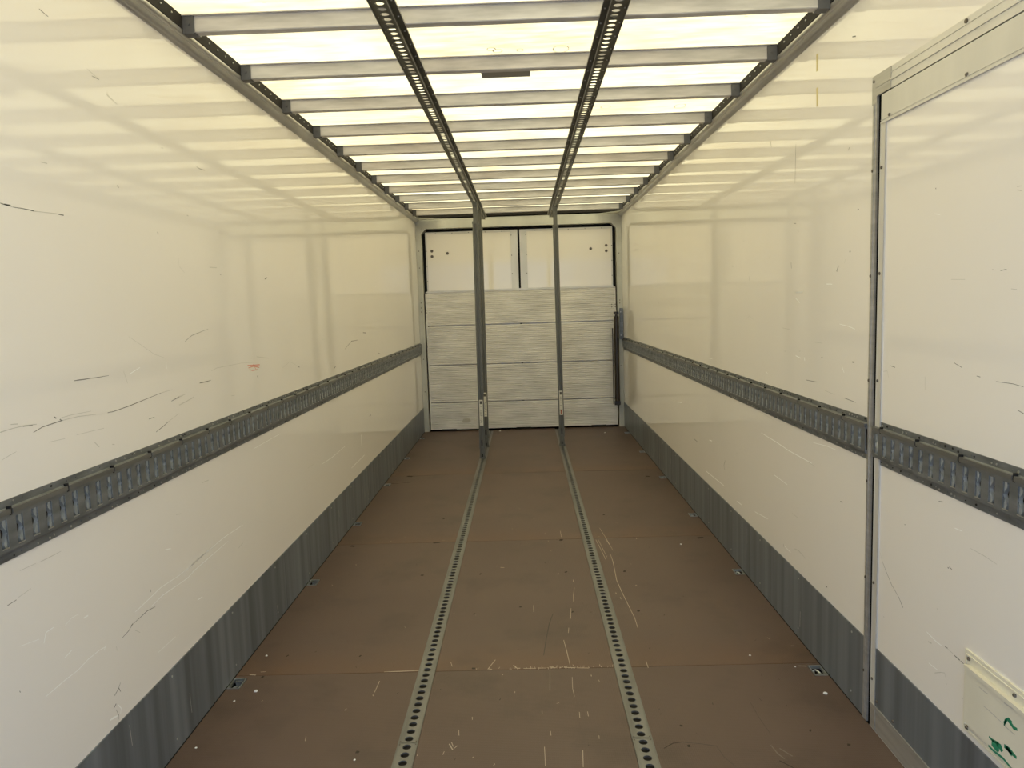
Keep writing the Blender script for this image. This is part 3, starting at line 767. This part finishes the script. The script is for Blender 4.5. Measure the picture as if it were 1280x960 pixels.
# ------------------------------------------------------------ side door (right wall)
d = MB().box(W-.0005, W+.045, DY0, 2.567, .006, DZ-.0035, 0)
add_marks(d, 'D', lambda p: (W-.0009, p.x, p.y))
door = d.build('door_3', WM); struct(door)
MB().box(W-.006, W, 2.533, 2.567, .095, 2.077).box(W-.007, W-.005, 2.533, 2.536, .095, 2.077).box(W-.007, W-.005, 2.564, 2.567, .095, 2.077).build('edge_profile', M_alu, door)
hd = MB().box(W-.005, W, DY0, 2.567, 2.077, DZ-.0035).box(W-.0075, W-.005, DY0, 2.567, 2.077, 2.082).box(W-.0065, W-.005, DY0, 2.567, 2.088, 2.090).build('header_profile', M_alu, door)
br = MB().box(W-.006, W, DY0, 2.567, .006, .095).box(W-.008, W-.006, DY0, 2.567, .090, .095).box(W-.008, W-.006, 2.527, 2.530, .006, .09).build('bottom_profile', M_alub, door)
MB().box(W-.0045, W, DY0, 2.533, .095, .303).build('kick_plate', M_kick, door)
for y, z in ((2.555, 1.937), (2.555, 1.593), (2.555, 1.235), (2.556, .531), (2.555, .183), (2.509, 2.0935), (2.085, 2.0935), (1.66, 2.0935), (2.516, .118), (2.401, .113), (2.1, .113)):
    MB().cyl((W-.005, y, z), (-1, 0, 0), .006, .004, 10, r2=.0045).build('screw', M_screw, door)
# moulded cream cover low on the door
pl = MB().box(W-.006, W, 1.35, 2.012, .320, .552).build('cover_plate', M_plate, door, bevel=.0015)
pm = MB().box(W-.016, W-.0055, 1.37, 1.990, .350, .515)
for s, c, w, pts in MARKS:
    if s == 'P': pm.strip(pts, w*(2.0 if c == 'g' else 1.2), lambda p: (W-.0164, p.x, p.y), 1 if c == 'g' else 2)
pm.build('raised_panel', [M_plate, M_green, M_mid], pl)
MB().box(W-.0215, W-.0155, 1.37, 1.990, .507, .517).build('top_ridge', M_plate, pl)
MB().box(W-.0085, W-.0055, 1.36, 2.003, .324, .329).box(W-.0085, W-.0055, 1.36, 2.003, .537, .541).box(W-.0085, W-.0055, 2.000, 2.005, .329, .537).build('border_rib', M_plate, pl)
for y, z in ((1.990, .531), (1.797, .531), (1.60, .531), (1.990, .334), (1.797, .334)):
    MB().cyl((W-.006, y, z), (-1, 0, 0), .006, .005, 10, r2=.004).build('screw', M_screw, pl)
# jamb and head frame round the door, dark gap behind
mb = MB().box(W-.007, W, DY1, 2.624, .004, 2.15).box(W-.009, W-.007, 2.607, 2.611, .004, 2.15)
mb.box(W-.008, W, DY1, 2.628, 2.15, 2.241).box(W-.008, W, 2.50, DY1, DZ, 2.241)
mb.box(W-.009, W-.0075, 2.50, 2.60, 2.200, 2.205)
for z in (1.936, 1.587, 1.230, .876, .529, .183, 2.225): mb.cyl((W-.007, 2.617, z), (-1, 0, 0), .005, .003, 10, 1)
struct(mb.build('trim_7', [M_alub, M_screw]))
mb = MB().box(W-.006, W, DY0-.03, 2.50, DZ, 2.241).box(W-.009, W-.006, DY0-.03, 2.50, 2.197, 2.203).box(W-.0075, W-.006, DY0-.03, 2.50, 2.222, 2.224)
mb.cyl((W-.006, 2.092, 2.231), (-1, 0, 0), .006, .004, 10, 1).cyl((W-.006, 1.66, 2.231), (-1, 0, 0), .006, .004, 10, 1)
struct(mb.build('trim_8', [M_alu, M_screw]))
mb = MB().box(W+.046, W+.06, DY0-.03, DY1+.02, -.05, 2.235).box(W+.001, W+.046, DY1+.012, DY1+.02, -.05, 2.235)
struct(mb.build('trim_9', M_void))
mb = MB().box(1.2265, W-.001, DY0, 2.575, -.05, -.004, 1).box(1.2265, 1.2285, DY0, 2.575, -.004, .0035, 0)
struct(mb.build('trim_10', [M_alu, M_void]))

# ------------------------------------------------------------ wall tracks with upright slots
P = .0577
def etrack(y_first, n, sgn, y_lo, y_hi, parent=None):
    """sgn -1 left wall, +1 right wall; y_first = centre of the first slot"""
    X = lambda d: sgn*(W-d)          # d = how far it stands out of the wall
    b = MB()
    def bx(y0, y1, z0, z1, d0, d1, mi=0): b.box(*sorted((X(d0), X(d1))), y0, y1, z0, z1, mi)
    bx(y_lo, y_hi, .951, .969, 0, .003); bx(y_lo, y_hi, 1.080, 1.098, 0, .003)          # flanges
    ht = .014
    def quad(pts, mi=0):
        vs = [(X(p[2]), p[0], p[1]) for p in pts]; f = (0, 1, 2, 3)
        b.add(vs, [f if sgn < 0 else f[::-1]], mi)
    def slab(prof):
        poly = [(X(dd), zz) for dd, zz in prof]; b.prism(poly if sgn < 0 else poly[::-1], 'y', y_lo, y_hi)
    slab([(.0, .969), (.003, .969), (.012, .973), (ht, .978), (ht, .987), (ht-.003, .987), (0, .974)])
    slab([(.0, 1.080), (0, 1.072), (ht-.003, 1.056), (ht, 1.056), (ht, 1.068), (.012, 1.075), (.004, 1.080)])
    hw = .0125; prev = y_lo
    for k in range(n+1):             # webs between the slots
        yc = y_first+k*P; a = prev; e = yc-hw if k < n else y_hi
        bx(a, e, .987, 1.056, ht-.003, ht); prev = yc+hw
    # rim round each slot
    for k in range(n):
        yc = y_first+k*P
        bx(yc-hw, yc+hw, .985, .988, ht, ht+.001, 2)
    # interrupted ridge along the top
    seg = y_first-P*1.5+.0; y = seg
    while y < y_hi:
        a, e = max(y_lo, y+.004), min(y_hi, y+4*P-.004)
        if e > a: bx(a, e, 1.066, 1.078, ht-.004, ht+.004, 3)
        if y_lo < y < y_hi: bx(y-.004, y+.004, 1.062, 1.084, .006, ht+.001, 1)
        y += 4*P
    rr = random.Random(int(1000*y_hi)+sgn)
    y = y_lo+.03
    while y < y_hi-.01:
        for z in (.960, 1.089):
            yy = y+rr.uniform(-.012, .012)
            b.cyl((X(.003), yy, z+rr.uniform(-.003, .003)), (-sgn, 0, 0), rr.uniform(.0016, .0038), .0015, 8, rr.choice((2, 2, 1, 0)))
        y += rr.choice((.018, .035, .055))
    body = b
    ins = MB()
    def ibx(y0, y1, z0, z1, d0, d1, mi=0): ins.box(*sorted((X(d0), X(d1))), y0, y1, z0, z1, mi)
    ibx(y_lo+.002, y_hi-.002, .982, 1.061, .0005, .002, 1)
    for k in range(n):               # wavy tongue in each slot: on the far side, pinched in the middle
        yc = y_first+k*P; N = 12; vs = []
        for i in range(N+1):
            z = .983+i*(1.060-.983)/N; t = i/N
            wv = .5+.5*math.cos(2*math.pi*(t*1.55-.28))
            ye = yc+hw*(1.0-1.12*wv)
            vs += [(X(.0115), ye, z), (X(.007+.003*wv), yc+hw+.004, z), (X(.0025), ye-.002, z)]
        fs = []
        for i in range(N):
            a = 3*i; c = 3*(i+1)
            for f in ((a, a+1, c+1, c), (a+2, a, c, c+2)): fs.append(f if sgn > 0 else f[::-1])
        ins.add(vs, fs, 0)
    return body, ins
TM = [M_galv, M_void, M_rivet, M_ftrack]
def place_etrack(nm, lab, *a, **k):
    body, ins = etrack(*a)
    t = empty(nm, (0, 0, 0)); tag(t, lab, 'wall track', 'slotted steel tracks along the walls')
    body.build('slotted_rail', TM, t); ins.build('wavy_insert', [M_insert, M_void], t); return t
y1st = 1.799-P*43
place_etrack('wall_track', 'long slotted steel load track running along the left wall at waist height', y1st, int((Y1-.045-y1st)/P), -1, Y0, Y1-.021)
yr = 2.624+.045
place_etrack('wall_track', 'long slotted steel load track on the right wall beyond the side door', yr, int((Y1-.045-yr)/P), 1, 2.625, Y1-.060)
body, ins = etrack(2.547-P*31-.006, 32, 1, DY0+.02, 2.566)
tr = body.build('slotted_track', TM, door); ins.build('wavy_insert', [M_insert, M_void], tr)

# ------------------------------------------------------------ roof bows
def bow_mesh():
    b = MB(); L = 1.178
    prof = [(-.019, 0), (.019, 0), (.021, .003), (.019, .010), (.017, .058), (.030, .058), (.030, .061), (-.030, .061), (-.030, .058), (-.017, .058), (-.019, .010), (-.021, .003)]
    n = len(prof)
    b.prism([(p[0], p[1]) for p in prof], 'x', -L, L)
    return b
names = ['nearest to the photo top edge', 'second from the top, before the flat lamp'] + \
        ['%s from the photo top edge' % w for w in ('third', 'fourth', 'fifth', 'sixth', 'seventh', 'eighth')] + \
        ['third from the rear doors', 'second from the rear doors', 'closest to the rear doors']
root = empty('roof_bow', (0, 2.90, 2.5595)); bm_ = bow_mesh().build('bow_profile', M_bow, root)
for s in (-1, 1):        # added dark sleeves, standing in for the soft shade at the bow ends
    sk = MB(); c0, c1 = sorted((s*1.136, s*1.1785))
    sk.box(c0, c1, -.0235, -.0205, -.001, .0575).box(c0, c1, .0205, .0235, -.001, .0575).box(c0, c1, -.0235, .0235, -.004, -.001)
    sk.cyl((s*1.156, -.0235, .03), (0, -1, 0), .005, .003, 8).build('end_shade_sleeve', M_endshade, root)
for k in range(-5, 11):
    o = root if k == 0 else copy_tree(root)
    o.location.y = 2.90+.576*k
    if k < 0: tag(o, 'grey roof bow above or behind the camera, beyond the photo top edge', 'roof bow', 'roof bows beyond the photo top edge')
    else: tag(o, 'grey metal roof bow under the pale roof, '+names[k], 'roof bow', 'roof bows seen in the photo')

# flat lamp housing fixed to the roof behind the second bow
t = empty('flat_roof_lamp', (-.01, 3.60, 2.6)); tag(t, 'small flat dark grey lamp housing on the roof just behind the second roof bow', 'lamp')
MB().box(-.105, .105, -.10, .085, .004, .0205).build('lamp_base', M_face, t, bevel=.003)
MB().box(-.115, .113, -.105, .10, -.006, .006).build('lamp_cover', M_lamp, t, bevel=.004)

# perforated tracks hung under the bows
def ctrack(xc, lab):
    t = empty('ceiling_track', (xc, 0, 2.532)); tag(t, lab, 'ceiling track', 'perforated tracks under the roof')
    b = MB().holed(-.021, .021, Y0, 9.04, .0467, .0160, .0025, 0)
    for s in (-1, 1):
        b.box(*sorted((s*.021, s*.0235)), Y0, 9.04, 0, .0275)
        b.box(*sorted((s*.0235, s*.047)), Y0, 9.04, .0245, .0273)
        b.box(*sorted((s*.0235, s*.0255)), Y0, 9.04, .006, .009, 1)
        b.box(*sorted((s*.0455, s*.047)), Y0, 9.04, .022, .0247, 1)
    y = 2.36
    while y < 7:
        for s in (-1, 1): b.cyl((s*.035, y, .0245), (0, 0, -1), .0032, .003, 8, 1)
        y += .144
    b.build('track_profile', [M_track, M_rail], t)
ctrack(-.407, 'left perforated steel track running the length of the roof under the bows')
ctrack(.392, 'right perforated steel track running the length of the roof under the bows')

# perforated tracks let into the floor
def ftrack(xc, lab):
    t = empty('floor_track', (xc, 0, 0)); tag(t, lab, 'floor track', 'perforated tracks in the floor')
    cuts = [Y0, 2.518-.0467*0, Y1]
    b = MB(); y_a = 2.518-.0467*71
    b.holed(-.0355, .0355, y_a, 2.519, .0467, .0152, .0016, -.004)
    b.holed(-.0355, .0355, 2.522, 9.19, .0467, .0152, .0012, -.004)
    for s in (-1, 1):
        b.box(*sorted((s*.0325, s*.0355)), y_a, 9.19, .001, .003)
        b.cyl((s*.028, 2.51, .0015), (0, 0, 1), .0025, .001, 8, 1).cyl((s*.028, 2.53, .0012), (0, 0, 1), .0025, .001, 8, 1)
    b.build('perforated_strip', [M_ftrack, M_screw], t)
    MB().box(-.030, .030, y_a, 9.19, -.026, -.023).build('channel_bottom', M_sub, t)
ftrack(-.415, 'left perforated steel track let into the brown floor')
ftrack(.410, 'right perforated steel track let into the brown floor')

# ------------------------------------------------------------ load posts standing in the tracks
def post(x, y, xt, lab, seed):
    t = empty('load_post', (x, y, 0)); tag(t, lab, 'load post', 'steel load posts between floor and roof tracks')
    dx = xt-x; top = 2.531
    def sh(b, z0=0.0):      # shear slightly so the head meets the roof track
        b.v = [(v[0]+dx*(v[2]/top), v[1], v[2]) for v in b.v]; return b
    w = .028; prof = [(-w, -w), (-.010, -w), (-.008, -w+.008), (.008, -w+.008), (.010, -w), (w, -w), (w, -.010), (w-.008, -.008), (w-.008, .008), (w, .010), (w, w), (-w, w), (-w, .010), (-w+.008, .008), (-w+.008, -.008), (-w, -.010)]
    sh(MB().prism(prof, 'z', .10, 2.34)).build('outer_tube', M_post, t)
    sh(MB().box(-.021, .021, -.021, .021, 2.33, 2.50)).build('inner_tube', M_post, t)
    sh(MB().box(-.022, .022, -.026, .026, 2.495, 2.5315)).build('head_fitting', M_post, t)
    sh(MB().box(-.031, .031, -.031, .031, 2.32, 2.345)).build('collar', M_post, t)
    f = MB().box(-.024, .024, -.024, .024, .004, .11).box(-.030, .030, -.034, .034, .0035, .014).cyl((0, -.03, .06), (0, 1, 0), .011, .06, 12)
    f.build('foot_fitting', M_post, t)
    MB().box(-.006, .006, -.0285, -.0245, .018, .045).build('foot_slot', M_void, t)
    MB().box(-.006, .006, -.0295, -.0285, .13, .19).build('release_slot', M_void, t)
    lb = MB().box(-.017, .019, -w-.0015, -w+.0, .335, .595)
    p = lb.box(-.011, .011, -w-.0021, -w-.0014, .553, .583, 1); rr = random.Random(seed)
    for k in range(16):
        z = .355+k*.0115; a = rr.uniform(-.014, -.004); e = rr.uniform(.0, .015)
        if rr.random() < .6: p.box(a, e, -w-.0021, -w-.0014, z, z+.0035, 1)
    if seed == 3: p.box(-.006, .010, -w-.0022, -w-.0015, .345, .39, 2)
    sh(p).build('sticker', [M_label, M_print, M_printr], t)
post(-.420, 7.50, -.407, 'front steel load post of the two in the left floor track, standing nearest the camera', 1)
post(-.412, 8.12, -.402, 'rear steel load post in the left floor track, just behind the nearer one', 2)
post(.409, 8.08, .395, 'steel load post standing alone in the right floor track', 3)

# ------------------------------------------------------------ lashing rings
def lash():
    t = empty('lashing_ring', (0, 0, 0))
    f = MB(); a, b, w = .026, .042, .004
    f.box(-a, a, -b, -b+w, -.012, .0025).box(-a, a, b-w, b, -.012, .0025).box(-a, -a+w, -b+w, b-w, -.012, .0025).box(a-w, a, -b+w, b-w, -.012, .0025)
    f.build('pan_rim', M_ring, t)
    MB().box(-a+w, a-w, -b+w, b-w, -.030, -.027, 1).add([(a-w, -b+w, -.004), (a-w, b-w, -.004), (a-w-.016, b-w-.004, -.027), (a-w-.016, -b+w+.004, -.027)], [(0, 1, 2, 3)]).build('pan_bowl', [M_galv, M_sub], t)
    pts = []
    for i in range(14):
        u = 2*math.pi*i/14; px = .015*math.cos(u)*(1 if math.sin(u) > -.3 else .8); pz = .0
        pts.append((px, -.004+.027*math.sin(u), -.018-.004*math.sin(u)))
    MB().tube(pts, .0042, 8, closed=True).build('ring', M_ring, t, smooth=True)
    MB().box(-.012, .012, .018, .030, -.020, -.002).build('ring_clip', M_galv, t)
    return t
pr = lash(); first = True
wrd = ['nearest the camera', 'second from the camera', 'third from the camera', 'third from the rear doors', 'second from the rear doors', 'nearest the rear doors']
for sgn, sd in ((-1, 'left'), (1, 'right')):
    for i, y in enumerate(LASH):
        o = pr if first else copy_tree(pr); first = False
        o.location = (sgn*1.198, y, 0)
        if sgn > 0: o.rotation_euler.z = math.pi
        tag(o, 'recessed lashing ring in the floor along the %s wall, %s' % (sd, wrd[i]), 'lashing ring', 'lashing rings along the floor edges')

# ------------------------------------------------------------ crumbs on the floor
def crumb(x, y, r, lab, seed, m=M_white):
    rr = random.Random(seed); b = MB(); n = 8; vs = []
    for k, (zz, q) in enumerate(((0.0005, 1), (r*.5, .9), (r*.75, .45))):
        vs += [(r*q*rr.uniform(.75, 1.2)*math.cos(2*math.pi*i/n), r*q*rr.uniform(.75, 1.2)*math.sin(2*math.pi*i/n), zz) for i in range(n)]
    fs = [(i, (i+1) % n, n+(i+1) % n, n+i) for i in range(n)]+[(n+i, n+(i+1) % n, 2*n+(i+1) % n, 2*n+i) for i in range(n)]+[tuple(range(2*n, 3*n)), tuple(range(n))[::-1]]
    o = b.add(vs, fs).build('paper_crumb', m, loc=(x, y, 0)); tag(o, lab, 'crumb', 'pale crumbs on the floor')
crumb(-1.095, 2.910, .0085, 'white round crumb on the floor beside the nearest left lashing ring, the larger of two', 1)
crumb(1.156, 2.794, .0080, 'white crumb on the floor just in front of the nearest right lashing ring', 2)
crumb(-1.155, 2.837, .0045, 'tiny white crumb on the floor below the nearest left lashing ring, smaller of two', 3)
crumb(-1.17, 2.519, .0045, 'tiny white crumb at the foot of the left wall near the bottom of the photo', 4)
crumb(.965, 3.122, .0050, 'small white crumb beyond the near floor joint on the right', 5)
crumb(-1.159, 3.226, .0055, 'small white crumb beyond the near floor joint beside the left wall', 6)
crumb(.979, 4.628, .0075, 'pale crumb on the floor in front of the middle joint at right', 7)
crumb(-.584, 2.427, .0045, 'tiny pale crumb left of the left floor track near the bottom of the photo', 8)
crumb(1.118, 3.012, .0045, 'tiny white crumb on the near floor joint beside the nearest right lashing ring', 9)
crumb(-.296, 9.10, .0110, 'small white crumb at the foot of the tail lift left of centre', 10)
crumb(.943, 8.77, .0110, 'small white crumb on the floor before the right half of the tail lift', 11)
